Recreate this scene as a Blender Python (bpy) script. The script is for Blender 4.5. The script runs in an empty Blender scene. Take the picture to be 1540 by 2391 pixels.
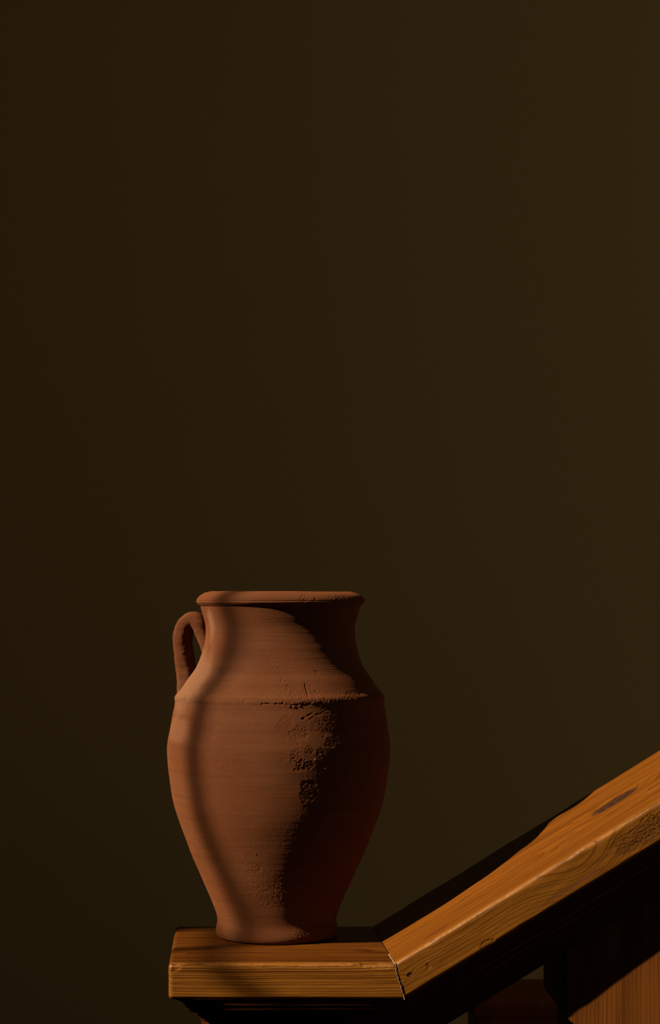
import bpy, math, random
import numpy as np
from mathutils import Matrix, Vector

# ------------------------------------------------------------------ camera, light, exposure
scene = bpy.context.scene
col = scene.collection
EYE_Z = 1.3953
cam_data = bpy.data.cameras.new('camera')
cam = bpy.data.objects.new('camera', cam_data)
col.objects.link(cam)
cam.location = (0.0, -2.5, EYE_Z)
cam.rotation_euler = (math.radians(90), 0, 0)
cam_data.sensor_fit = 'VERTICAL'
cam_data.sensor_height = 36.0
cam_data.sensor_width = 36.0
cam_data.lens = 36.0 * 5000.0 / 2391.0
cam_data.shift_y = 199.5 / 2391.0
cam_data.clip_start = 0.05
cam_data.dof.use_dof = True
cam_data.dof.focus_distance = 2.38
cam_data.dof.aperture_fstop = 6.3
scene.camera = cam

world = bpy.data.worlds.new('world')
scene.world = world
world.use_nodes = True
bg = world.node_tree.nodes['Background']
bg.inputs['Color'].default_value = (1.0, 0.86, 0.60, 1)
bg.inputs['Strength'].default_value = 0.17

SUN_AZ, SUN_EL = math.radians(24.5), math.radians(34.5)
to_sun = Vector((-math.cos(SUN_AZ) * math.cos(SUN_EL), -math.sin(SUN_AZ) * math.cos(SUN_EL), math.sin(SUN_EL)))
sun_data = bpy.data.lights.new('sun', 'SUN')
sun_data.energy = 10.4
sun_data.color = (1.0, 0.80, 0.55)
sun_data.angle = math.radians(0.60)
sun = bpy.data.objects.new('sun', sun_data)
col.objects.link(sun)
sun.rotation_euler = to_sun.to_track_quat('Z', 'Y').to_euler()
sun.location = to_sun * 6

vs = scene.view_settings
vs.view_transform = 'Standard'
vs.look = 'None'
vs.gamma = 1.0
vs.exposure = 0.0
vs.use_curve_mapping = False

# ------------------------------------------------------------------ vector noise for mesh relief
_rng = np.random.RandomState(7)
_perm = np.tile(_rng.permutation(256), 3)
_grad = _rng.normal(size=(256, 3))
_grad /= np.linalg.norm(_grad, axis=1)[:, None]


def gnoise(p):
    """gradient noise, about -1..1, p is N x 3"""
    p = np.asarray(p, float) + 1000.0
    i = np.floor(p).astype(int)
    f = p - i
    u = f * f * f * (f * (f * 6 - 15) + 10)
    i &= 255
    out = 0
    for dx in (0, 1):
        wx = u[:, 0] if dx else 1 - u[:, 0]
        for dy in (0, 1):
            wy = u[:, 1] if dy else 1 - u[:, 1]
            for dz in (0, 1):
                wz = u[:, 2] if dz else 1 - u[:, 2]
                h = _perm[_perm[_perm[(i[:, 0] + dx) & 255] + ((i[:, 1] + dy) & 255)] + ((i[:, 2] + dz) & 255)]
                g = _grad[h]
                out = out + wx * wy * wz * (g[:, 0] * (f[:, 0] - dx) + g[:, 1] * (f[:, 1] - dy) + g[:, 2] * (f[:, 2] - dz))
    return out * 1.6


def fbm(p, octaves=3):
    p = np.asarray(p, float)
    return sum(gnoise(p * 2.0 ** k + 17.3 * k) * 0.5 ** k for k in range(octaves))


def sstep(a, b, x):
    t = np.clip((x - a) / (b - a), 0, 1)
    return t * t * (3 - 2 * t)


# ------------------------------------------------------------------ mesh helpers
def link(name, mesh, mat, parent=None, smooth=True):
    o = bpy.data.objects.new(name, mesh)
    col.objects.link(o)
    if mat:
        mesh.materials.append(mat)
    if smooth:
        mesh.polygons.foreach_set('use_smooth', [True] * len(mesh.polygons))
    if parent:
        o.parent = parent
    return o


def mesh_from(verts, faces):
    me = bpy.data.meshes.new('mesh')
    me.from_pydata([tuple(v) for v in verts], [], [tuple(f) for f in faces])
    me.update()
    return me


def mesh_grid(V, wrap_cols=True, flip=False, extra_faces=()):
    """V: rows x cols x 3 -> quad mesh, columns optionally wrapping round"""
    R, C = V.shape[:2]
    r = np.arange(R - 1)[:, None]
    c = np.arange(C if wrap_cols else C - 1)[None, :]
    a = r * C + c
    b = r * C + (c + 1) % C
    d = (r + 1) * C + c
    e = (r + 1) * C + (c + 1) % C
    quads = np.stack([a, b, e, d] if not flip else [a, d, e, b], -1).reshape(-1, 4)
    nq = len(quads)
    loops = quads.ravel().tolist()
    starts = list(range(0, nq * 4, 4))
    for f in extra_faces:
        starts.append(len(loops))
        loops.extend(f)
    me = bpy.data.meshes.new('mesh')
    me.vertices.add(R * C)
    me.vertices.foreach_set('co', np.ascontiguousarray(V, dtype=np.float32).ravel())
    me.loops.add(len(loops))
    me.loops.foreach_set('vertex_index', np.array(loops, dtype=np.int32))
    me.polygons.add(len(starts))
    me.polygons.foreach_set('loop_start', np.array(starts, dtype=np.int32))
    me.update(calc_edges=True)
    me.validate()
    return me


def box_mesh(x0, x1, y0, y1, z0, z1, bevel=0.0, tops=None):
    """box with optional bevel; tops = (z at x0, z at x1) gives a sloping top"""
    import bmesh
    bm = bmesh.new()
    t0, t1 = tops if tops else (z1, z1)
    v = [bm.verts.new(p) for p in ((x0, y0, z0), (x1, y0, z0), (x1, y1, z0), (x0, y1, z0),
                                   (x0, y0, t0), (x1, y0, t1), (x1, y1, t1), (x0, y1, t0))]
    for f in ((3, 2, 1, 0), (4, 5, 6, 7), (0, 1, 5, 4), (1, 2, 6, 5), (2, 3, 7, 6), (3, 0, 4, 7)):
        bm.faces.new([v[k] for k in f])
    if bevel:
        bmesh.ops.bevel(bm, geom=bm.edges[:], offset=bevel, segments=3, affect='EDGES', profile=0.6)
    me = bpy.data.meshes.new('mesh')
    bm.to_mesh(me)
    bm.free()
    return me


def empty(name, loc=(0, 0, 0)):
    o = bpy.data.objects.new(name, None)
    col.objects.link(o)
    o.location = loc
    return o


def tag(o, label=None, category=None, kind=None, group=None):
    for k, v in (('label', label), ('category', category), ('kind', kind), ('group', group)):
        if v:
            o[k] = v
    return o


# ------------------------------------------------------------------ node helpers
class NT:
    def __init__(self, name):
        self.mat = bpy.data.materials.new(name)
        self.mat.use_nodes = True
        self.t = self.mat.node_tree
        self.n = self.t.nodes
        self.bsdf = self.n['Principled BSDF']

    def put(self, sock, val):
        if isinstance(val, bpy.types.NodeSocket):
            self.t.links.new(val, sock)
        elif val is not None:
            if sock.type == 'RGBA' and len(val) == 3:
                val = (*val, 1)
            sock.default_value = val

    def m(self, op, a, b=None, c=None, clamp=False):
        n = self.n.new('ShaderNodeMath')
        n.operation = op
        n.use_clamp = clamp
        for i, v in enumerate((a, b, c)):
            if v is not None:
                self.put(n.inputs[i], v)
        return n.outputs[0]

    def vm(self, op, a, b=None):
        n = self.n.new('ShaderNodeVectorMath')
        n.operation = op
        self.put(n.inputs[0], a)
        if b is not None:
            self.put(n.inputs[1], b)
        return n.outputs[1] if op in ('LENGTH', 'DISTANCE', 'DOT_PRODUCT') else n.outputs[0]

    def coords(self):
        return self.n.new('ShaderNodeTexCoord').outputs['Object']

    def sep(self, v):
        n = self.n.new('ShaderNodeSeparateXYZ')
        self.put(n.inputs[0], v)
        return n.outputs

    def comb(self, x, y, z):
        n = self.n.new('ShaderNodeCombineXYZ')
        for i, v in enumerate((x, y, z)):
            self.put(n.inputs[i], v)
        return n.outputs[0]

    def noise(self, vec, scale=(1, 1, 1), detail=2, rough=0.5, dist=0.0, offset=(0, 0, 0)):
        v = self.vm('MULTIPLY', vec, scale)
        v = self.vm('ADD', v, offset)
        n = self.n.new('ShaderNodeTexNoise')
        n.inputs['Scale'].default_value = 1.0
        n.inputs['Detail'].default_value = detail
        n.inputs['Roughness'].default_value = rough
        n.inputs['Distortion'].default_value = dist
        self.put(n.inputs['Vector'], v)
        return n.outputs['Fac']

    def ramp(self, f, stops, interp='LINEAR'):
        n = self.n.new('ShaderNodeValToRGB')
        cr = n.color_ramp
        cr.interpolation = interp
        while len(cr.elements) < len(stops):
            cr.elements.new(0.5)
        for el, (p, c) in zip(cr.elements, stops):
            el.position = p
            el.color = (*c, 1) if not isinstance(c, (int, float)) else (c, c, c, 1)
        self.put(n.inputs[0], f)
        return n.outputs[0]

    def sm(self, x, a, b):
        n = self.n.new('ShaderNodeMapRange')
        n.interpolation_type = 'SMOOTHSTEP'
        self.put(n.inputs[0], x)
        n.inputs[1].default_value = a
        n.inputs[2].default_value = b
        return n.outputs[0]

    def mix(self, f, a, b, blend='MIX'):
        n = self.n.new('ShaderNodeMix')
        n.data_type = 'RGBA'
        n.blend_type = blend
        self.put(n.inputs[0], f)
        self.put(n.inputs[6], a)
        self.put(n.inputs[7], b)
        return n.outputs[2]

    def bump(self, h, strength=0.5, dist=0.001, normal=None):
        n = self.n.new('ShaderNodeBump')
        n.inputs['Strength'].default_value = strength
        n.inputs['Distance'].default_value = dist
        self.put(n.inputs['Height'], h)
        if normal is not None:
            self.put(n.inputs['Normal'], normal)
        return n.outputs[0]

    def out(self, color, rough=0.6, normal=None, spec=0.4, diffuse_rough=0.0):
        self.put(self.bsdf.inputs['Base Color'], color)
        self.put(self.bsdf.inputs['Roughness'], rough)
        self.put(self.bsdf.inputs['Specular IOR Level'], spec)
        self.put(self.bsdf.inputs['Diffuse Roughness'], diffuse_rough)
        if normal is not None:
            self.put(self.bsdf.inputs['Normal'], normal)
        return self.mat


def wood(name, pith=(0.06, -0.16), spacing=0.0042, light=(0.146, 0.051, 0.0050), dark=(0.043, 0.0093, 0.0006),
         contrast=1.0, grain_axis='X', knots=(), back_tint=None, calm=0.0, wear=0.0, rough=0.38, warp=0.010, stains=(), spec=0.25):
    """stained pine; local X is the grain direction unless grain_axis is Z"""
    k = NT(name)
    p = k.coords()
    if grain_axis == 'Z':
        x, y, z = k.sep(p)
        p = k.comb(z, y, x)
    x, y, z = k.sep(p)
    w1 = k.noise(p, (3.2, 9, 9), 2)
    w2 = k.noise(p, (4.5, 14, 14), 2, offset=(7, 3, 1))
    yy = k.m('ADD', k.m('SUBTRACT', y, pith[0]), k.m('MULTIPLY', k.m('SUBTRACT', w1, 0.5), warp * 2))
    zz = k.m('ADD', k.m('SUBTRACT', z, pith[1]), k.m('MULTIPLY', k.m('SUBTRACT', w2, 0.5), warp * 2))
    r = k.vm('LENGTH', k.comb(0, yy, zz))
    core = None
    for (kx, ky, kz, ax_, ay_, az_, amp, dark_core) in knots:
        d = k.vm('LENGTH', k.comb(k.m('DIVIDE', k.m('SUBTRACT', x, kx), ax_), k.m('DIVIDE', k.m('SUBTRACT', y, ky), ay_),
                                  k.m('DIVIDE', k.m('SUBTRACT', z, kz), az_)))
        g = k.m('POWER', 2.718, k.m('MULTIPLY', k.m('MULTIPLY', d, d), -0.35))
        r = k.m('ADD', r, k.m('MULTIPLY', g, amp))
        dn = k.m('ADD', d, k.m('MULTIPLY', k.m('SUBTRACT', k.noise(p, (90, 260, 260), 3), 0.5), 0.5))
        c1 = k.m('SUBTRACT', 1.0, k.sm(dn, 0.72, 1.02))
        if dark_core:
            core = c1 if core is None else k.m('MAXIMUM', core, c1)
    vary = k.noise(k.comb(r, 0, 0), (160, 1, 1), 2)
    ph = k.m('ADD', k.m('DIVIDE', r, spacing), k.m('MULTIPLY', vary, 2.2))
    fr = k.m('FRACT', ph)
    ring = k.ramp(fr, [(0.0, 0.0), (0.45, 0.12), (0.78, 0.85), (0.86, 1.0), (0.97, 0.15), (1.0, 0.0)])
    fade = k.sm(k.noise(p, (5, 22, 22), 2, offset=(2, 9, 4)), 0.25, 0.6)
    ringf = k.m('MULTIPLY', ring, k.m('MULTIPLY', k.m('ADD', 0.35, k.m('MULTIPLY', fade, 0.65)), 0.85 * contrast), clamp=True)
    ringf = k.m('MULTIPLY', ringf, k.m('SUBTRACT', 1.0, k.m('MULTIPLY', k.sm(y, 0.02, 0.075), calm)))
    c = k.mix(ringf, light, dark)
    broad = k.noise(p, (3.5, 55, 55), 3, offset=(1, 5, 8))
    c = k.mix(k.m('MULTIPLY', k.sm(broad, 0.40, 0.70), 0.75), c, k.mix(1.0, c, (0.55, 0.50, 0.42), 'MULTIPLY'))
    if back_tint:                                         # darker, redder tint from just behind the front face
        c = k.mix(k.m('MULTIPLY', k.sm(k.m('ADD', y, k.m('MULTIPLY', k.m('SUBTRACT', w1, 0.5), 0.012)), 0.003, 0.012), 0.9), c, k.mix(1.0, c, back_tint, 'MULTIPLY'))
    fibre = k.noise(p, (40, 1300, 1300), 2)
    c = k.mix(k.m('MULTIPLY', k.sm(fibre, 0.5, 0.8), 0.45), c, k.mix(1.0, c, (0.5, 0.4, 0.35), 'MULTIPLY'))
    h = k.m('ADD', k.m('MULTIPLY', ring, -0.18), k.m('MULTIPLY', fibre, 0.7))
    blot = k.noise(p, (60, 120, 120), 3)
    for (sx, sy, sz, ra, rb, rc, scol) in stains:
        d = k.vm('LENGTH', k.comb(k.m('DIVIDE', k.m('SUBTRACT', x, sx), ra), k.m('DIVIDE', k.m('SUBTRACT', y, sy), rb),
                                  k.m('DIVIDE', k.m('SUBTRACT', z, sz), rc)))
        d = k.m('ADD', d, k.m('MULTIPLY', k.m('SUBTRACT', blot, 0.5), 0.9))
        c = k.mix(k.m('MULTIPLY', k.m('SUBTRACT', 1.0, k.sm(d, 0.75, 1.05)), 0.75), c, scol)
    rough_out = rough
    if core is not None:
        kr = k.noise(p, (160, 500, 500), 3)
        c = k.mix(core, c, k.mix(k.sm(kr, 0.35, 0.7), (0.020, 0.005, 0.0012), (0.056, 0.026, 0.014)))
    if wear:
        dist = k.vm('LENGTH', k.comb(0, y, z))
        near = k.m('SUBTRACT', 1.0, k.sm(dist, 0.003, 0.0085))
        wn = k.sm(k.noise(p, (35, 300, 300), 4, 0.65), 0.45, 0.68)
        c = k.mix(k.m('MULTIPLY', k.m('MULTIPLY', near, wn), wear), c, (0.18, 0.086, 0.031))
    nrm = k.bump(h, 0.35, 0.0005)
    return k.out(c, rough_out, nrm, spec)


def plain(name, color, rough=0.8, scale=40, amt=0.15, bump=0.0, spec=0.3):
    k = NT(name)
    p = k.coords()
    n = k.noise(p, (scale,) * 3, 4)
    c = k.mix(k.m('MULTIPLY', n, amt), color, tuple(0.5 * v for v in color))
    nrm = k.bump(k.noise(p, (scale * 6,) * 3, 3), bump, 0.0006) if bump else None
    return k.out(c, rough, nrm, spec)


def clay_material():
    k = NT('terracotta')
    p = k.coords()
    x, y, z = k.sep(p)
    streak = k.noise(p, (7, 7, 160), 3, 0.6)
    blotch = k.noise(p, (14, 14, 22), 3)
    fine = k.noise(p, (420, 420, 700), 3, 0.7)
    base = k.mix(k.sm(blotch, 0.32, 0.68), (0.116, 0.0370, 0.0130), (0.128, 0.0455, 0.0180))
    base = k.mix(k.m('MULTIPLY', k.sm(streak, 0.4, 0.75), 0.5), base, (0.092, 0.0280, 0.0093))
    base = k.mix(k.m('MULTIPLY', k.sm(fine, 0.5, 0.8), 0.28), base, (0.080, 0.0245, 0.0085))
    # pale lime bloom on the shoulder and neck
    bloom = None
    bn = k.noise(p, (55, 55, 45), 4, 0.65)
    for (sx, sy, sz, ra, rb, rc, amt) in ((-0.100, -0.040, 0.300, 0.055, 0.06, 0.050, 0.68), (-0.0785, -0.0445, 0.363, 0.0105, 0.016, 0.026, 1.0),
                                          (-0.115, -0.055, 0.245, 0.03, 0.05, 0.02, 0.35)):
        d = k.vm('LENGTH', k.comb(k.m('DIVIDE', k.m('SUBTRACT', x, sx), ra), k.m('DIVIDE', k.m('SUBTRACT', y, sy), rb),
                                  k.m('DIVIDE', k.m('SUBTRACT', z, sz), rc)))
        d = k.m('ADD', d, k.m('MULTIPLY', k.m('SUBTRACT', bn, 0.5), 0.8))
        f = k.m('MULTIPLY', k.m('SUBTRACT', 1.0, k.sm(d, 0.45, 1.0)), amt)
        bloom = f if bloom is None else k.m('MAXIMUM', bloom, f)
    base = k.mix(bloom, base, (0.185, 0.092, 0.052))
    # fine light flecks of lime, thickest on the shoulder band
    v = k.n.new('ShaderNodeTexVoronoi')
    v.inputs['Scale'].default_value = 330
    k.put(v.inputs['Vector'], k.vm('MULTIPLY', p, (1, 1, 1.6)))
    band = k.m('SUBTRACT', 1.0, k.sm(k.m('ABSOLUTE', k.m('SUBTRACT', z, 0.275)), 0.02, 0.09))
    cl = k.sm(k.noise(p, (30, 30, 60), 2, offset=(3, 3, 3)), 0.42, 0.62)
    fl = k.m('MULTIPLY', k.m('LESS_THAN', v.outputs['Distance'], 0.17), k.m('MULTIPLY', cl, k.m('ADD', 0.12, k.m('MULTIPLY', band, 0.4))))
    base = k.mix(fl, base, (0.22, 0.13, 0.08))
    # throwing lines and grit
    lines = k.noise(p, (9, 9, 900), 2, 0.6)
    grit = k.noise(p, (900, 900, 1100), 2, 0.6)
    h = k.m('ADD', k.m('MULTIPLY', lines, 0.35), k.m('MULTIPLY', grit, 0.9))
    return k.out(base, 0.82, k.bump(h, 0.6, 0.0008), 0.08, 1.0)


# materials
M_CLAY = clay_material()
M_WALL = plain('olive_plaster', (0.62, 0.43, 0.19), 0.95, 6, 0.06, 0.05, 0.05)
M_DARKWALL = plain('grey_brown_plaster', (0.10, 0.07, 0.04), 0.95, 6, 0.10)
M_FLOOR = wood('floorboard_wood', (0.3, -0.5), 0.012, (0.06, 0.03, 0.012), (0.03, 0.014, 0.005))
M_FRAME = plain('painted_window_wood', (0.30, 0.22, 0.14), 0.7, 20, 0.2)
M_CAP = wood('cap_pine', light=(0.172, 0.066, 0.0078), dark=(0.046, 0.0105, 0.0008), pith=(0.085, -0.17), spacing=0.0030, warp=0.004, contrast=1.5, wear=0.5, calm=0.3, back_tint=(0.62, 0.48, 0.30))
M_RAIL = wood('rail_pine', light=(0.162, 0.062, 0.0068), back_tint=(0.90, 0.74, 0.48), dark=(0.062, 0.0170, 0.0013), pith=(0.10, -0.11), spacing=0.0034, warp=0.012, contrast=0.95, wear=0.5, calm=0.35,
              knots=[(0.3026, 0.1330, 0.0, 0.034, 0.0200, 0.05, 0.014, True), (0.0078, 0.0, -0.0190, 0.0042, 0.02, 0.0026, 0.004, True),
                     (0.232, 0.0, -0.026, 0.030, 0.03, 0.020, 0.016, False)],
              stains=[(0.056, 0.030, 0.0, 0.016, 0.010, 0.02, (0.0868, 0.02108, 0.00372)),
                      (0.2114, 0.0, -0.0290, 0.040, 0.01, 0.003, (0.085, 0.032, 0.010)),
                      (0.305, 0.0, -0.022, 0.048, 0.01, 0.012, (0.075, 0.028, 0.006))])
M_MOULD_SHADED = wood('moulding_pine_shaded', pith=(0.02, -0.20), spacing=0.0045, light=(0.0527, 0.01364, 0.001364), dark=(0.0217, 0.00496, 0.000496), spec=0.03, rough=0.6)  # same pine darkened: shade under the planks is put into the colour
M_POST = wood('post_pine', pith=(0.12, 0.62), spacing=0.0046, light=(0.1085, 0.03472, 0.00341), dark=(0.0527, 0.01302, 0.00093), grain_axis='Z',
              warp=0.003, contrast=0.9, rough=0.55, spec=0.15)
M_FARPOST = wood('far_post_wood', pith=(0.1, 0.4), light=(0.26, 0.050, 0.004), dark=(0.17, 0.030, 0.002), grain_axis='Z', rough=0.6)
M_FILLER = plain('cracked_filler', (0.26, 0.165, 0.10), 0.9, 300, 0.5, 0.4)

# ------------------------------------------------------------------ the room
tag(link('floor', box_mesh(-2.72, 2.6, -4.2, 1.62, -0.10, 0.0), M_FLOOR, smooth=False), kind='structure')
tag(link('ceiling', box_mesh(-2.72, 2.6, -4.2, 1.62, 4.40, 4.50), M_DARKWALL, smooth=False), kind='structure')
tag(link('wall_back', box_mesh(-2.72, 2.6, 1.50, 1.62, 0.0, 4.40), M_WALL, smooth=False), kind='structure')
tag(link('wall_front', box_mesh(-2.72, 2.6, -4.32, -4.20, 0.0, 4.40), M_DARKWALL, smooth=False), kind='structure')  # unseen, added so ambient light enters from the open right side

# unseen block added to dim the left of the back wall
tag(link('wall_shade_block', box_mesh(-2.60, -0.80, 0.60, 1.50, 0.0, 4.40), M_DARKWALL, smooth=False), kind='structure')

# left wall with a real window opening that lets the low sun in
WX0, WX1 = -2.72, -2.60
OY0, OY1, OZ0, OZ1 = -1.92, -1.030, 2.68, 3.80


def wall_left_mesh():
    import bmesh
    bm = bmesh.new()
    ys = (-4.2, OY0, OY1, 1.50)
    zs = (0.0, OZ0, OZ1, 4.40)
    grid = {}
    for s, xx in enumerate((WX0, WX1)):
        for i, yy in enumerate(ys):
            for j, z_ in enumerate(zs):
                grid[s, i, j] = bm.verts.new((xx, yy, z_))
    for i in range(3):
        for j in range(3):
            if (i, j) == (1, 1):
                continue
            bm.faces.new([grid[0, i, j], grid[0, i, j + 1], grid[0, i + 1, j + 1], grid[0, i + 1, j]])
            bm.faces.new([grid[1, i, j], grid[1, i + 1, j], grid[1, i + 1, j + 1], grid[1, i, j + 1]])
    for (a, b) in (((1, 1), (2, 1)), ((2, 1), (2, 2)), ((2, 2), (1, 2)), ((1, 2), (1, 1))):
        bm.faces.new([grid[0, a[0], a[1]], grid[0, b[0], b[1]], grid[1, b[0], b[1]], grid[1, a[0], a[1]]])
    rim = [(i, 0) for i in range(4)] + [(3, j) for j in range(1, 4)] + [(i, 3) for i in (2, 1, 0)] + [(0, j) for j in (2, 1)]
    for a, b in zip(rim, rim[1:] + rim[:1]):
        bm.faces.new([grid[0, a[0], a[1]], grid[1, a[0], a[1]], grid[1, b[0], b[1]], grid[0, b[0], b[1]]])
    bmesh.ops.recalc_face_normals(bm, faces=bm.faces[:])
    me = bpy.data.meshes.new('mesh')
    bm.to_mesh(me)
    bm.free()
    return me


tag(link('wall_left', wall_left_mesh(), M_DARKWALL, smooth=False), kind='structure')
win = tag(empty('window_1', (-2.60, (OY0 + OY1) / 2, OZ0)), kind='structure')


def win_part(name, *b):
    o = link(name, box_mesh(*b, bevel=0.002), M_FRAME, smooth=False)
    o.parent = win
    o.matrix_parent_inverse = Matrix.Translation(-win.location)
    return o


win_part('window_jamb', -2.62, -2.585, OY0 - 0.01, OY0 + 0.03, OZ0 - 0.01, OZ1 + 0.01)
win_part('window_jamb', -2.62, -2.585, OY1 - 0.03, OY1 + 0.01, OZ0 - 0.01, OZ1 + 0.01)
win_part('window_head', -2.62, -2.585, OY0 + 0.03, OY1 - 0.03, OZ1 - 0.03, OZ1 + 0.01)
win_part('window_sill', -2.63, -2.56, OY0 - 0.03, OY1 + 0.03, OZ0 - 0.02, OZ0 + 0.015)
for yb in (-1.205, -1.62):
    win_part('glazing_bar', -2.612, -2.596, yb - 0.0085, yb + 0.0085, OZ0 + 0.015, OZ1 - 0.03)
win_part('cross_bar', -2.611, -2.597, OY0 + 0.03, OY1 - 0.03, 2.863, 2.880)

# ------------------------------------------------------------------ the handrail: cap, rail, mouldings, posts
FRONT_Y, DEPTH, THICK = -0.188, 0.265, 0.0393
BETA = math.atan(0.614)
CB, SB = math.cos(BETA), math.sin(BETA)
MP = Vector((0.0694, FRONT_Y, 1.0))                       # front end of the mitre, on the top face
m1 = Vector((-0.0679, 1, 0))
m2 = Vector((math.sin(BETA / 2), 0, -math.cos(BETA / 2)))
MN = m1.cross(m2)
stair = tag(empty('stair_handrail', (-0.05, -0.06, 0.0)),
            'amber-stained pine stair handrail with flat mitred cap under the clay jug', 'handrail')


def adopt(o, mat=None):
    if mat is not None:
        o.matrix_world = mat
    o.parent = stair
    o.matrix_parent_inverse = Matrix.Translation(-stair.location)
    return o


def section(D, T, r, inset=0.0, nf=34, nt=150, nb=20, nc=7):
    """closed rounded rectangle: v 0..D (front to back), w -T..0 ; front face first going up"""
    r2 = max(r - inset, 0.0006)
    a0, a1, b0, b1 = inset, D - inset, -T + inset, -inset
    pts = []

    def line(p, q, n):
        for i in range(n):
            t = i / n
            pts.append((p[0] + (q[0] - p[0]) * t, p[1] + (q[1] - p[1]) * t))

    def arc(cx, cy, s, e):
        for i in range(nc):
            t = math.radians(s + (e - s) * i / nc)
            pts.append((cx + r2 * math.cos(t), cy + r2 * math.sin(t)))
    line((a0, b0 + r2), (a0, b1 - r2), nf)
    arc(a0 + r2, b1 - r2, 180, 90)
    line((a0 + r2, b1), (a1 - r2, b1), nt)
    arc(a1 - r2, b1 - r2, 90, 0)
    line((a1, b1 - r2), (a1, b0 + r2), nb)
    arc(a1 - r2, b0 + r2, 0, -90)
    line((a1 - r2, b0), (a0 + r2, b0), nb)
    arc(a0 + r2, b0 + r2, -90, -180)
    return np.array(pts)


def mitre_u(frame, vw):
    """distance along a plank's own X at which each section point meets the mitre plane"""
    o, e1, e2, e3 = frame
    out = []
    for v, w in vw:
        p0 = o + e2 * v + e3 * w
        out.append(MN.dot(MP - p0) / MN.dot(e1))
    return np.array(out)


def frame_matrix(frame):
    o, e1, e2, e3 = frame
    return Matrix(((e1.x, e2.x, e3.x, o.x), (e1.y, e2.y, e3.y, o.y), (e1.z, e2.z, e3.z, o.z), (0, 0, 0, 1)))


def relief(V, N, amount):
    """hand-worn waviness: V rows x cols x 3 in local space, N outward in the section plane"""
    P = V.reshape(-1, 3)
    n = 0.00045 * fbm(P * np.array([14, 60, 60]), 2) + 0.00009 * gnoise(P * np.array([60, 500, 500]))
    edge = sstep(0.010, 0.003, np.hypot(P[:, 1], P[:, 2]))
    n = n + edge * (0.0005 * gnoise(P * np.array([40, 20, 20]) + 5) + 0.00012 * gnoise(P * np.array([260, 90, 90])))
    return amount * n


def outward(sec):
    nx = np.roll(sec, -1, 0) - np.roll(sec, 1, 0)
    n = np.stack([-nx[:, 1], nx[:, 0]], 1)
    return n / np.linalg.norm(n, axis=1)[:, None]


def plank(name, frame, sec, U, mat, tears=(), end_ring=0.0, cap_first=False, cap_last=False, amount=1.0):
    """U: rows x cols of distance along the plank"""
    rows, cols = U.shape
    V = np.zeros((rows, cols, 3))
    V[..., 0] = U
    V[..., 1] = sec[None, :, 0]
    V[..., 2] = sec[None, :, 1]
    n2 = outward(sec)
    disp = relief(V, n2, amount)
    P = V.reshape(-1, 3)
    for (tu, tv, tw, ra, rb, rc, depth, rough) in tears:
        d = np.sqrt(((P[:, 0] - tu) / ra) ** 2 + ((P[:, 1] - tv) / rb) ** 2 + ((P[:, 2] - tw) / rc) ** 2)
        d = d + 0.45 * fbm(P * np.array([70, 160, 160]), 3)
        mk = sstep(1.05, 0.8, d)
        disp = disp - mk * (depth - rough * fbm(P * np.array([330, 700, 700]), 2))
    disp = disp.reshape(rows, cols)
    V[..., 1] += disp * n2[None, :, 0]
    V[..., 2] += disp * n2[None, :, 1]
    extra = []
    if cap_first:                                     # rounded end: rings drawn in towards the end grain
        rr = end_ring
        rings = []
        for kk in range(6, 0, -1):
            a = math.radians(15 * kk)
            s2 = section(DEPTH, THICK, 0.005, inset=rr * (1 - math.cos(a)))
            g = np.zeros((1, cols, 3))
            g[0, :, 0] = U[0] - rr * math.sin(a)
            g[0, :, 1:] = s2
            g[0, :, 0] += 0.0007 * gnoise(g[0] * np.array([30., 60., 90.]))
            rings.append(g)
        V = np.concatenate(rings + [V], 0)
        extra.append(list(range(cols)))
    if cap_last:
        R0 = (V.shape[0] - 1) * cols
        extra.append([R0 + c for c in range(cols - 1, -1, -1)])
    me = mesh_grid(V, True, flip=True, extra_faces=extra)
    o = link(name, me, mat)
    return adopt(o, frame_matrix(frame))


cap_frame = (Vector((-0.1745, FRONT_Y, 1.0)), Vector((1, 0, 0)), Vector((0, 1, 0)), Vector((0, 0, 1)))
e1r = Vector((CB, 0, SB))
e2r = (m1 - e1r * m1.dot(e1r)).normalized()              # lies in the rail's top face, which contains the mitre line
rail_frame = (MP.copy(), e1r, e2r, e1r.cross(e2r))
sec = section(DEPTH, THICK, 0.005)
GAP = 0.0004
u1 = mitre_u(cap_frame, sec) - GAP
u0 = 0.005 - 0.011 * sec[:, 0] / DEPTH
t = np.linspace(0, 1, 190)[:, None]
plank('cap_plank', cap_frame, sec, u0[None] * (1 - t) + u1[None] * t, M_CAP, end_ring=0.005, cap_first=True,
      tears=[(0.005, 0.0, -0.004, 0.010, 0.006, 0.004, 0.0008, 0.0004), (0.225, 0.003, -0.002, 0.028, 0.006, 0.0035, 0.0009, 0.0005),
             (0.13, 0.002, -0.001, 0.06, 0.004, 0.002, 0.0004, 0.0002), (0.02, 0.06, 0.0, 0.03, 0.008, 0.01, 0.0005, 0.0003)])
v0 = mitre_u(rail_frame, sec) + GAP
RAIL_LEN = 1.05
q = np.concatenate([np.linspace(0, 0.45, 420), np.linspace(0.46, RAIL_LEN, 30)])[:, None]
Ur = v0[None] * (1 - q / RAIL_LEN) + q
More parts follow.
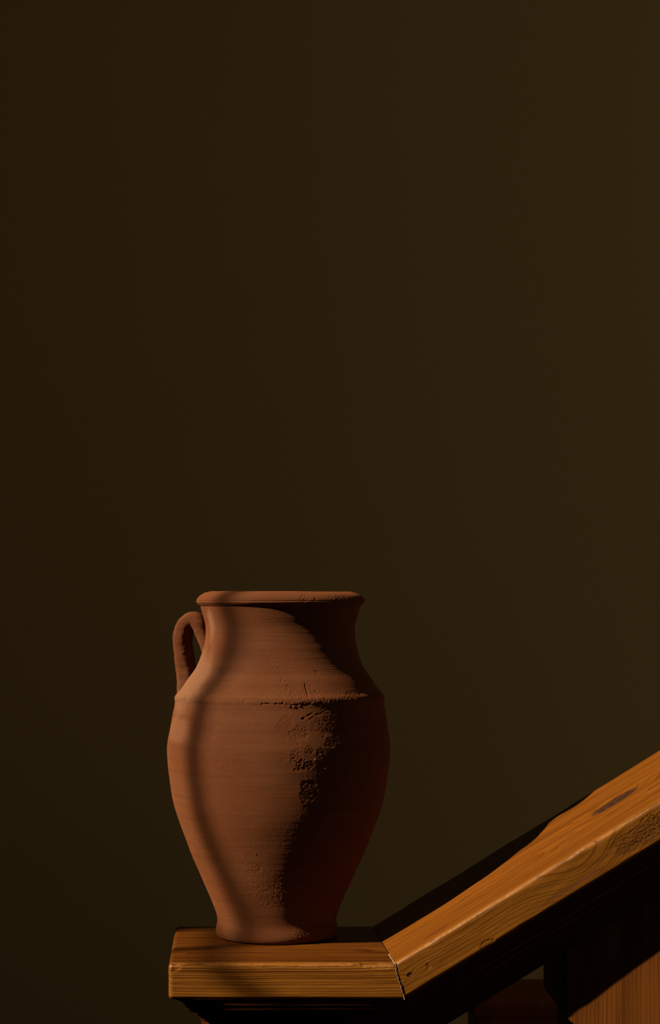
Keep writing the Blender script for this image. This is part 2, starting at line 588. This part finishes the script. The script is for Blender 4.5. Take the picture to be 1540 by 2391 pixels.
plank('rail_plank', rail_frame, sec, Ur, M_RAIL, cap_last=True,
      tears=[(0.310, 0.0, -0.020, 0.046, 0.010, 0.013, 0.0002, 0.00055), (0.0960, 0.0, -0.0345, 0.011, 0.006, 0.0035, 0.0005, 0.0004),
             (0.0302, 0.0, -0.022, 0.0035, 0.004, 0.0030, 0.0005, 0.0002), (0.0078, 0.0, -0.0190, 0.0030, 0.004, 0.0018, 0.0006, 0.0002),
             (0.3026, 0.1330, 0.0, 0.022, 0.006, 0.01, 0.0003, 0.0005)])

# old cracked filler standing in the mitre: a jagged thread over the top and down the front
random.seed(4)
path = []
for i in range(26):
    s = 0.0585 - 0.0585 * i / 25
    path.append(MP + m1 * s + Vector((0, 0, 0.0005)))
for i in range(1, 24):
    path.append(MP + m2 * (0.0408 * i / 23) + Vector((0, -0.0002, 0)))
fv, ff = [], []
for i, p in enumerate(path):
    w = 0.0003 + 0.0004 * random.random()
    off = (random.random() - 0.5) * 0.0016
    n_up = Vector((-0.14, 0, 1)) if i < 26 else Vector((0, -1, 0))
    hgt = 0.0002 + 0.0004 * random.random()
    for dx, hh in ((-w, -0.001), (-w * 0.5, hgt), (w * 0.5, hgt), (w, -0.001)):
        fv.append(p + Vector((off + dx, 0, 0)) + n_up * hh)
    if i:
        b = i * 4
        for kq in range(3):
            ff.append((b - 4 + kq, b - 3 + kq, b + 1 + kq, b + kq))
f_obj = adopt(link('mitre_filler', mesh_from(fv, ff), M_FILLER, smooth=False))
f_obj['label'] = 'pale cracked filler in the mitre joint'

# bed mouldings (recess from the plank face, drop below its underside)
PROF = [(0.007, -0.001), (0.007, 0.001), (0.0115, 0.0030), (0.0150, 0.0060), (0.0172, 0.0095), (0.0185, 0.0130), (0.0205, 0.0158),
        (0.0238, 0.0178), (0.0285, 0.0192), (0.0300, 0.0200), (0.0305, 0.0235), (0.0335, 0.0290), (0.0345, 0.0360), (0.0345, 0.0550)]


def resample(pts, step):
    P = np.array(pts)
    d = np.concatenate([[0], np.cumsum(np.linalg.norm(np.diff(P, axis=0), axis=1))])
    t_ = np.arange(0, d[-1], step)
    Q = np.stack([np.interp(t_, d, P[:, 0]), np.interp(t_, d, P[:, 1])], 1)
    for _ in range(4):
        Q[1:-1] = (Q[:-2] + 2 * Q[1:-1] + Q[2:]) / 4
    return [tuple(v) for v in Q] + [pts[-1]]


PROF = resample(PROF, 0.0008)


def cap_moulding():
    V = []
    for s, dr in PROF:
        w = -THICK - dr
        uf, ub = mitre_u(cap_frame, [(s, w), (DEPTH - s, w)])
        row = [(uf, s, w), (s, s, w), (s - 0.011, DEPTH - s, w), (ub, DEPTH - s, w)]
        V.append(row)
    return mesh_grid(np.array(V), wrap_cols=False, flip=False)


def rail_moulding():
    V = []
    for s, dr in PROF:
        w = -THICK - dr
        uf, ub = mitre_u(rail_frame, [(s, w), (DEPTH - s, w)])
        V.append([(ub, DEPTH - s, w), (RAIL_LEN, DEPTH - s, w), (RAIL_LEN, s, w), (uf, s, w)])
    n = len(V) - 1
    return mesh_grid(np.array(V), wrap_cols=False, flip=False, extra_faces=[[n * 4 + 3, n * 4 + 2, n * 4 + 1, n * 4]])


adopt(link('cap_moulding', cap_moulding(), M_MOULD_SHADED, smooth=False), frame_matrix(cap_frame))
adopt(link('rail_moulding', rail_moulding(), M_MOULD_SHADED, smooth=False), frame_matrix(rail_frame))
adopt(link('newel_post', box_mesh(-0.136, 0.062, FRONT_Y + 0.0355, FRONT_Y + DEPTH - 0.036, 0.0, 0.951, 0.003), M_MOULD_SHADED, smooth=False))


def rail_under(x):
    return 1.0 + 0.614 * (x - 0.0694) - (THICK + 0.050) / CB


# square support post under the rail: broad block above, slimmer shaft below
PX, PY, PW = 0.2598, -0.1378, 0.19
POST_TURN = Matrix.Translation((PX, PY, 0)) @ Matrix.Rotation(math.radians(-2.6), 4, 'Z')


def prism_xz(outline, y0, y1, bevel, splay):
    import bmesh
    bm = bmesh.new()
    a = [bm.verts.new((x, y0, z)) for x, z in outline]
    b = [bm.verts.new((x - splay if x < 0.05 else x, y1, z)) for x, z in outline]
    bm.faces.new(a)
    bm.faces.new(b[::-1])
    n = len(outline)
    for i in range(n):
        bm.faces.new([a[(i + 1) % n], a[i], b[i], b[(i + 1) % n]])
    bmesh.ops.recalc_face_normals(bm, faces=bm.faces[:])
    bmesh.ops.bevel(bm, geom=bm.edges[:], offset=bevel, segments=2, affect='EDGES', profile=0.6)
    me = bpy.data.meshes.new('mesh')
    bm.to_mesh(me)
    bm.free()
    return me


post = link('support_post', prism_xz([(0, 0.9314), (0, rail_under(PX)), (PW, rail_under(PX + PW)), (PW, 0.0), (0.016, 0.0), (0.016, 0.915),
                                      (0.010, 0.924)], 0, PW, 0.0018, 0.0142), M_POST, smooth=False)
adopt(post, POST_TURN)

# lower, darker post of the flight behind
far = tag(empty('wooden_post', (0.30, 0.60, 0.0)), 'dark red-brown wooden post standing behind the handrail', 'post')
link('post_shaft', box_mesh(-0.095, 0.095, -0.095, 0.095, 0.0, 0.8075, 0.004), M_FARPOST, far, smooth=False)
link('post_top', box_mesh(-0.1005, 0.1005, -0.1005, 0.1005, 0.8060, 0.8260, 0.006), M_FARPOST, far, smooth=False)

# ------------------------------------------------------------------ the terracotta jug
JX = -0.0622
jug = tag(empty('terracotta_jug', (JX, 0, 1.0)), 'weathered terracotta jug with flared rim and one loop handle', 'jug')
LEAN = 0.0125
# outer profile (height above the cap, radius)
OUT = [(0.0000, 0.0600), (0.0004, 0.0660), (0.0022, 0.0692), (0.0050, 0.0708), (0.0085, 0.0713), (0.0125, 0.0707), (0.0170, 0.0697),
       (0.0215, 0.0695), (0.0260, 0.0704), (0.0363, 0.0738), (0.0640, 0.0857), (0.0930, 0.0990), (0.1210, 0.1103), (0.1515, 0.1207),
       (0.1795, 0.1262), (0.2040, 0.1292), (0.2230, 0.1300), (0.2430, 0.1268), (0.2600, 0.1240), (0.2735, 0.1216), (0.2755, 0.1215)]
NECK = [(0.2755, 0.1215), (0.2775, 0.1219), (0.2800, 0.1216), (0.2825, 0.1202), (0.2862, 0.1165), (0.2980, 0.1082), (0.3125, 0.0983),
        (0.3295, 0.0915), (0.3425, 0.0885), (0.3540, 0.0873), (0.3635, 0.0876), (0.3745, 0.0905), (0.3835, 0.0931), (0.3850, 0.0935)]
RIM = [(0.3850, 0.0935), (0.3860, 0.0948), (0.3884, 0.0974), (0.3901, 0.0986), (0.3909, 0.0984), (0.3914, 0.0976), (0.3920, 0.0980), (0.3932, 0.0976),
       (0.3968, 0.0950), (0.3990, 0.0920), (0.4007, 0.0886), (0.4018, 0.0842), (0.4023, 0.0808), (0.4016, 0.0782), (0.3985, 0.0768), (0.3940, 0.0764)]
INNER = [(0.3940, 0.0764), (0.3850, 0.0775), (0.3700, 0.0790), (0.3540, 0.0778), (0.3350, 0.0800), (0.3120, 0.0890), (0.2860, 0.1060),
         (0.2500, 0.1150), (0.2040, 0.1195), (0.1500, 0.1110), (0.0930, 0.0900), (0.0360, 0.0640), (0.0200, 0.0560), (0.0150, 0.0300), (0.0140, 0.0010)]


def smooth_profile(pts, step, sharp=False):
    """resample a (z, r) polyline by arc length with a Catmull-Rom spline"""
    P = np.array(pts)
    out = []
    ext = np.vstack([2 * P[0] - P[1], P, 2 * P[-1] - P[-2]])
    for i in range(len(P) - 1):
        p0, p1, p2, p3 = ext[i:i + 4]
        L = np.linalg.norm(p2 - p1)
        n = max(2, int(round(L / step)))
        d1 = max(np.linalg.norm(p1 - p0), 1e-6)
        d3 = max(np.linalg.norm(p3 - p2), 1e-6)
        t1 = (p2 - p1) / L * (L / (L + d1)) * d1 + (p1 - p0) / d1 * (d1 / (L + d1)) * L
        t1 = ((p1 - p0) / d1 * L + (p2 - p1) / L * d1) / (d1 + L) * L
        t2 = ((p2 - p1) / L * d3 + (p3 - p2) / d3 * L) / (d3 + L) * L
        for k in range(n):
            s = k / n
            h00, h10 = 2 * s ** 3 - 3 * s ** 2 + 1, s ** 3 - 2 * s ** 2 + s
            h01, h11 = -2 * s ** 3 + 3 * s ** 2, s ** 3 - s ** 2
            out.append(h00 * p1 + h10 * t1 + h01 * p2 + h11 * t2)
    out.append(P[-1])
    return np.array(out)


# angles: 0 faces the room, negative towards the window; finer where the relief is worn
ANG = np.radians(np.concatenate([np.linspace(-105, 105, 820, endpoint=False), np.linspace(105, 255, 120, endpoint=False)]))

# spalls: angle deg, height, half-width deg, half-height, depth, roughness
SPALLS = [(5, 0.2545, 5.5, 0.011, 0.0007, 0.0006), (11.5, 0.2440, 5.5, 0.010, 0.0009, 0.0009), (27, 0.2520, 9, 0.013, 0.0005, 0.0006),
          (34, 0.2440, 5, 0.010, 0.0007, 0.0009), (28.5, 0.2335, 4, 0.006, 0.0006, 0.0008), (9.6, 0.2185, 3.6, 0.009, 0.0006, 0.0010),
          (13.8, 0.2090, 5.0, 0.0075, 0.0009, 0.0013), (16.4, 0.2255, 2.6, 0.006, 0.0006, 0.0009), (22, 0.2230, 2.6, 0.006, 0.0005, 0.0007),
          (17.2, 0.1800, 5.2, 0.0125, 0.0011, 0.0014), (-29.5, 0.2165, 4.0, 0.012, 0.0003, 0.0007), (-25.3, 0.2035, 3.0, 0.008, 0.0004, 0.0009),
          (2.2, 0.2170, 3.2, 0.005, 0.0003, 0.0006), (25.8, 0.0125, 7.0, 0.0045, 0.0005, 0.0007), (39.7, 0.0095, 6.0, 0.0050, 0.0010, 0.0011),
          (-23.8, 0.1093, 4.0, 0.003, 0.0004, 0.0006), (-10.8, 0.0900, 3.0, 0.004, 0.0004, 0.0006), (12.7, 0.1025, 3.5, 0.005, 0.0005, 0.0007),
          (17.5, 0.3940, 4.5, 0.0045, 0.0009, 0.0010), (47, 0.3950, 8, 0.0035, 0.0005, 0.0007), (36, 0.3960, 5, 0.003, 0.0004, 0.0006),
          (17.5, 0.2935, 3.4, 0.008, 0.0004, 0.0009), (22, 0.2885, 4.0, 0.003, 0.0006, 0.0008), (26, 0.3108, 2.2, 0.0028, 0.0008, 0.0005),
          (8, 0.2850, 8, 0.006, 0.0002, 0.0006), (47, 0.2850, 9, 0.005, 0.0003, 0.0010), (38, 0.2830, 10, 0.004, 0.0003, 0.0008),
          (-15, 0.2795, 6, 0.0045, 0.0006, 0.0008), (10, 0.2775, 8, 0.0045, 0.0008, 0.0011), (27, 0.2790, 9, 0.0045, 0.0007, 0.0010)]
# gouges: (angle, height) to (angle, height), half-width m, depth m
GOUGES = [((16.2, 0.2985), (17.0, 0.2835), 0.0007, 0.0010), ((-12.0, 0.3420), (3.1, 0.3019), 0.0030, 0.00022), ((3.1, 0.3019), (8.5, 0.2850), 0.0040, 0.00035),
          ((-8, 0.2772), (3, 0.2768), 0.0008, 0.0011), ((-68, 0.2770), (-58, 0.2790), 0.0006, 0.0008), ((30, 0.2660), (16, 0.2640), 0.0006, 0.0004),
          ((27, 0.2700), (17, 0.2600), 0.0006, 0.0005), ((25, 0.2720), (15, 0.2560), 0.0005, 0.0004), ((12, 0.2590), (19, 0.2670), 0.0007, 0.0006),
          ((34, 0.2620), (29, 0.2500), 0.0005, 0.0004), ((36, 0.2600), (31, 0.2470), 0.0005, 0.0004), ((-20, 0.3085), (40, 0.3068), 0.0004, 0.0003),
          ((13.5, 0.1905), (19, 0.1890), 0.0010, 0.0010), ((-36, 0.2040), (-20, 0.2005), 0.0004, 0.0003), ((-30, 0.1945), (-27, 0.1925), 0.0005, 0.0005),
          ((-26, 0.2420), (-24.8, 0.2370), 0.0007, 0.0004), ((21, 0.2120), (22, 0.1900), 0.0005, 0.0003), ((24, 0.2250), (25, 0.2080), 0.0005, 0.0003)]
PEBBLES = [(19.5, 0.2150, 0.0016, 0.0014), (25.1, 0.2056, 0.0020, 0.0014), (22.4, 0.2205, 0.0012, 0.0009), (12.5, 0.2620, 0.0012, 0.0010),
           (6.5, 0.2745, 0.0016, 0.0012), (9.0, 0.2740, 0.0018, 0.0013), (12.0, 0.2748, 0.0013, 0.0010), (-12, 0.1080, 0.0010, 0.0005)]


def clay_relief(a, z, r):
    """outward displacement of the clay at angle a (rad), height z, radius r (flat arrays)"""
    P = np.stack([r * np.sin(a), -r * np.cos(a), z], 1)
    d = 0.0007 * gnoise(P * np.array([9., 9., 12.])) + 0.0003 * gnoise(P * np.array([30., 30., 45.]))
    # throwing rings
    d += (0.00004 + 0.00005 * sstep(0.29, 0.31, z)) * gnoise(np.stack([z * 700, a * 1.6, z * 0], 1)) + 0.00008 * gnoise(np.stack([z * 170, a * 1.4, z * 0 + 3], 1))
    mod = sstep(-0.3, 0.4, gnoise(P * np.array([18., 18., 14.]) + 9))
    low = 0.5 + 0.7 * sstep(0.20, 0.05, z)
    d += 0.00013 * mod * low * gnoise(P * 560) + 0.00009 * mod * low * gnoise(P * 260 + 4)
    pits = gnoise(P * 210 + 30)
    d -= 0.0005 * sstep(0.72, 0.95, pits)
    # ragged bead under the shoulder ridge
    bead = np.exp(-((z - 0.2780) / 0.0028) ** 2)
    d += bead * (0.0007 * fbm(np.stack([a * 5, z * 80, a * 0], 1), 2) + 0.0004 * gnoise(P * 330))
    deg = np.degrees(a)
    for (sa, sz, ra, rz, dep, ro) in SPALLS:
        sel = (np.abs(deg - sa) < ra * 2.2) & (np.abs(z - sz) < rz * 2.2)
        if not sel.any():
            continue
        p = P[sel]
        e = np.hypot((deg[sel] - sa) / ra, (z[sel] - sz) / rz) + 0.42 * fbm(p * 130 + sa, 3)
        mk = sstep(1.08, 0.62, e)
        lip = np.exp(-((e - 1.08) / 0.10) ** 2) * 0.10
        d[sel] += -dep * 0.35 * mk + lip * dep + 0.5 * ro * mk * (0.7 * gnoise(p * 520 + sa) + 0.7 * gnoise(p * 850 + sa))
    for (p0, p1, wd, dep) in GOUGES:
        rr = np.interp(p0[1], ZT, RT)
        A = np.array([math.radians(p0[0]) * rr, p0[1]])
        B = np.array([math.radians(p1[0]) * rr, p1[1]])
        Q = np.stack([a * rr, z], 1)
        sel = np.linalg.norm(Q - (A + B) / 2, axis=1) < np.linalg.norm(B - A) * 0.5 + wd * 4
        if not sel.any():
            continue
        Qs = Q[sel]
        tt = np.clip(((Qs - A) @ (B - A)) / ((B - A) @ (B - A)), 0, 1)
        wob = 0.8 * wd * gnoise(P[sel] * 180 + 7)
        dist = np.linalg.norm(Qs - A - tt[:, None] * (B - A), axis=1) + wob
        g = np.exp(-(dist / wd) ** 2)
        if wd > 0.002:
            d[sel] += g * dep * 2.2 * gnoise(P[sel] * np.array([420., 420., 240.]))
        else:
            d[sel] -= g * dep * (0.7 + 0.5 * gnoise(P[sel] * 140))
    for (pa, pz, pr, ph) in PEBBLES:
        rr = np.interp(pz, ZT, RT)
        e = np.hypot((a - math.radians(pa)) * rr, z - pz) / pr
        sel = e < 1
        d[sel] += ph * np.sqrt(1 - e[sel] ** 2)
    return d


ZT = np.array([p[0] for p in OUT + NECK[1:] + RIM[1:11]])
RT = np.array([p[1] for p in OUT + NECK[1:] + RIM[1:11]])


def lathe(name, prof, relief_on=True, close_bottom=False, scale=1.0):
    n = len(prof)
    tang = np.gradient(prof, axis=0)
    tang /= np.linalg.norm(tang, axis=1)[:, None] + 1e-12
    nr, nz = tang[:, 0], -tang[:, 1]              # profile runs upward in z: outward normal
    A, Z = np.meshgrid(ANG, prof[:, 0])
    _, Rr = np.meshgrid(ANG, prof[:, 1])
    d = clay_relief(A.ravel(), Z.ravel(), Rr.ravel()).reshape(A.shape) * scale if relief_on else np.zeros(A.shape)
    Rd = Rr + d * nr[:, None]
    Zd = Z + d * nz[:, None]
    Zd = np.maximum(Zd, 0.0002) if close_bottom else Zd
    V = np.stack([Rd * np.sin(A) + LEAN * Z, -Rd * np.cos(A), Zd], -1)
    extra = [list(range(len(ANG) - 1, -1, -1))] if close_bottom else []
    return link(name, mesh_grid(V, True, flip=False, extra_faces=extra), M_CLAY, jug)


STEP = 0.00062
prof_all = smooth_profile(OUT, STEP)
lathe('body', prof_all, close_bottom=True)
lathe('neck', smooth_profile(NECK, STEP))
lathe('rim', smooth_profile(RIM, 0.0007))
lathe('inner_wall', smooth_profile(INNER, 0.006), relief_on=False)

# loop handle: a strap swept in an upright plane through the jug's axis
HA = math.radians(-106)
hd = np.array([math.sin(HA), -math.cos(HA), 0.0])      # away from the axis
ht = np.array([math.cos(HA), math.sin(HA), 0.0])       # across the strap


def hz(py):
    return EYE_Z - 1.0 - (py - 1395) / 1971.0


HP = [(0.0850, 0.3280), (0.0900, 0.3420), (0.0945, 0.3540), (0.0990, 0.3640), (0.1060, 0.3690), (0.1135, 0.3662), (0.1190, 0.3580),
      (0.1208, 0.3460), (0.1195, 0.3310), (0.1165, 0.3150), (0.1142, 0.3010), (0.1125, 0.2890), (0.1090, 0.2790)]


def handle():
    P = smooth_profile(HP, 0.0012)
    T = np.gradient(P, axis=0)
    T /= np.linalg.norm(T, axis=1)[:, None]
    N = np.stack([T[:, 1], -T[:, 0]], 1)                # in the plane, outward side of the loop
    N = -N
    n = len(P)
    s = np.linspace(0, 1, n)
    th = 0.0089 + 0.0012 * np.exp(-((s - 0.55) / 0.2) ** 2) + 0.0022 * sstep(0.62, 0.85, s) + 0.004 * sstep(0.88, 1.0, s) - 0.0015 * sstep(0.25, 0.0, s)
    wd = 0.0165 + 0.005 * sstep(0.8, 1.0, s) + 0.003 * sstep(0.2, 0.0, s)
    C = 64
    ph = np.linspace(0, 2 * math.pi, C, endpoint=False)
    e = 2 / 2.5
    cx = np.sign(np.cos(ph)) * np.abs(np.cos(ph)) ** e
    cy = np.sign(np.sin(ph)) * np.abs(np.sin(ph)) ** e
    V = np.zeros((n, C, 3))
    for i in range(n):
        rho = P[i, 0] + N[i, 0] * th[i] * cx
        z = P[i, 1] + N[i, 1] * th[i] * cx
        V[i] = rho[:, None] * hd + (wd[i] * cy)[:, None] * ht
        V[i, :, 2] += z
    Q = V.reshape(-1, 3)
    cen = (P[:, 0][:, None] * hd[None]) + np.stack([0 * P[:, 0], 0 * P[:, 0], P[:, 1]], 1)
    dirs = V - cen[:, None, :]
    dirs /= np.linalg.norm(dirs, axis=2)[..., None]
    d = 0.0010 * gnoise(Q * 55) + 0.0004 * gnoise(Q * 160) + 0.00025 * gnoise(Q * 420)
    d -= 0.0010 * sstep(0.62, 0.9, gnoise(Q * 150 + 40))
    V = V + dirs * d.reshape(n, C)[..., None]
    V[..., 0] += LEAN * V[..., 2]
    ends = [list(range(C - 1, -1, -1)), [(n - 1) * C + c for c in range(C)]]
    return mesh_grid(V, True, flip=False, extra_faces=ends)


link('handle', handle(), M_CLAY, jug)
for o in list(jug.children):
    if o.name == 'handle':
        import bmesh
        bm = bmesh.new()
        bm.from_mesh(o.data)
        bmesh.ops.recalc_face_normals(bm, faces=bm.faces[:])
        bm.to_mesh(o.data)
        bm.free()
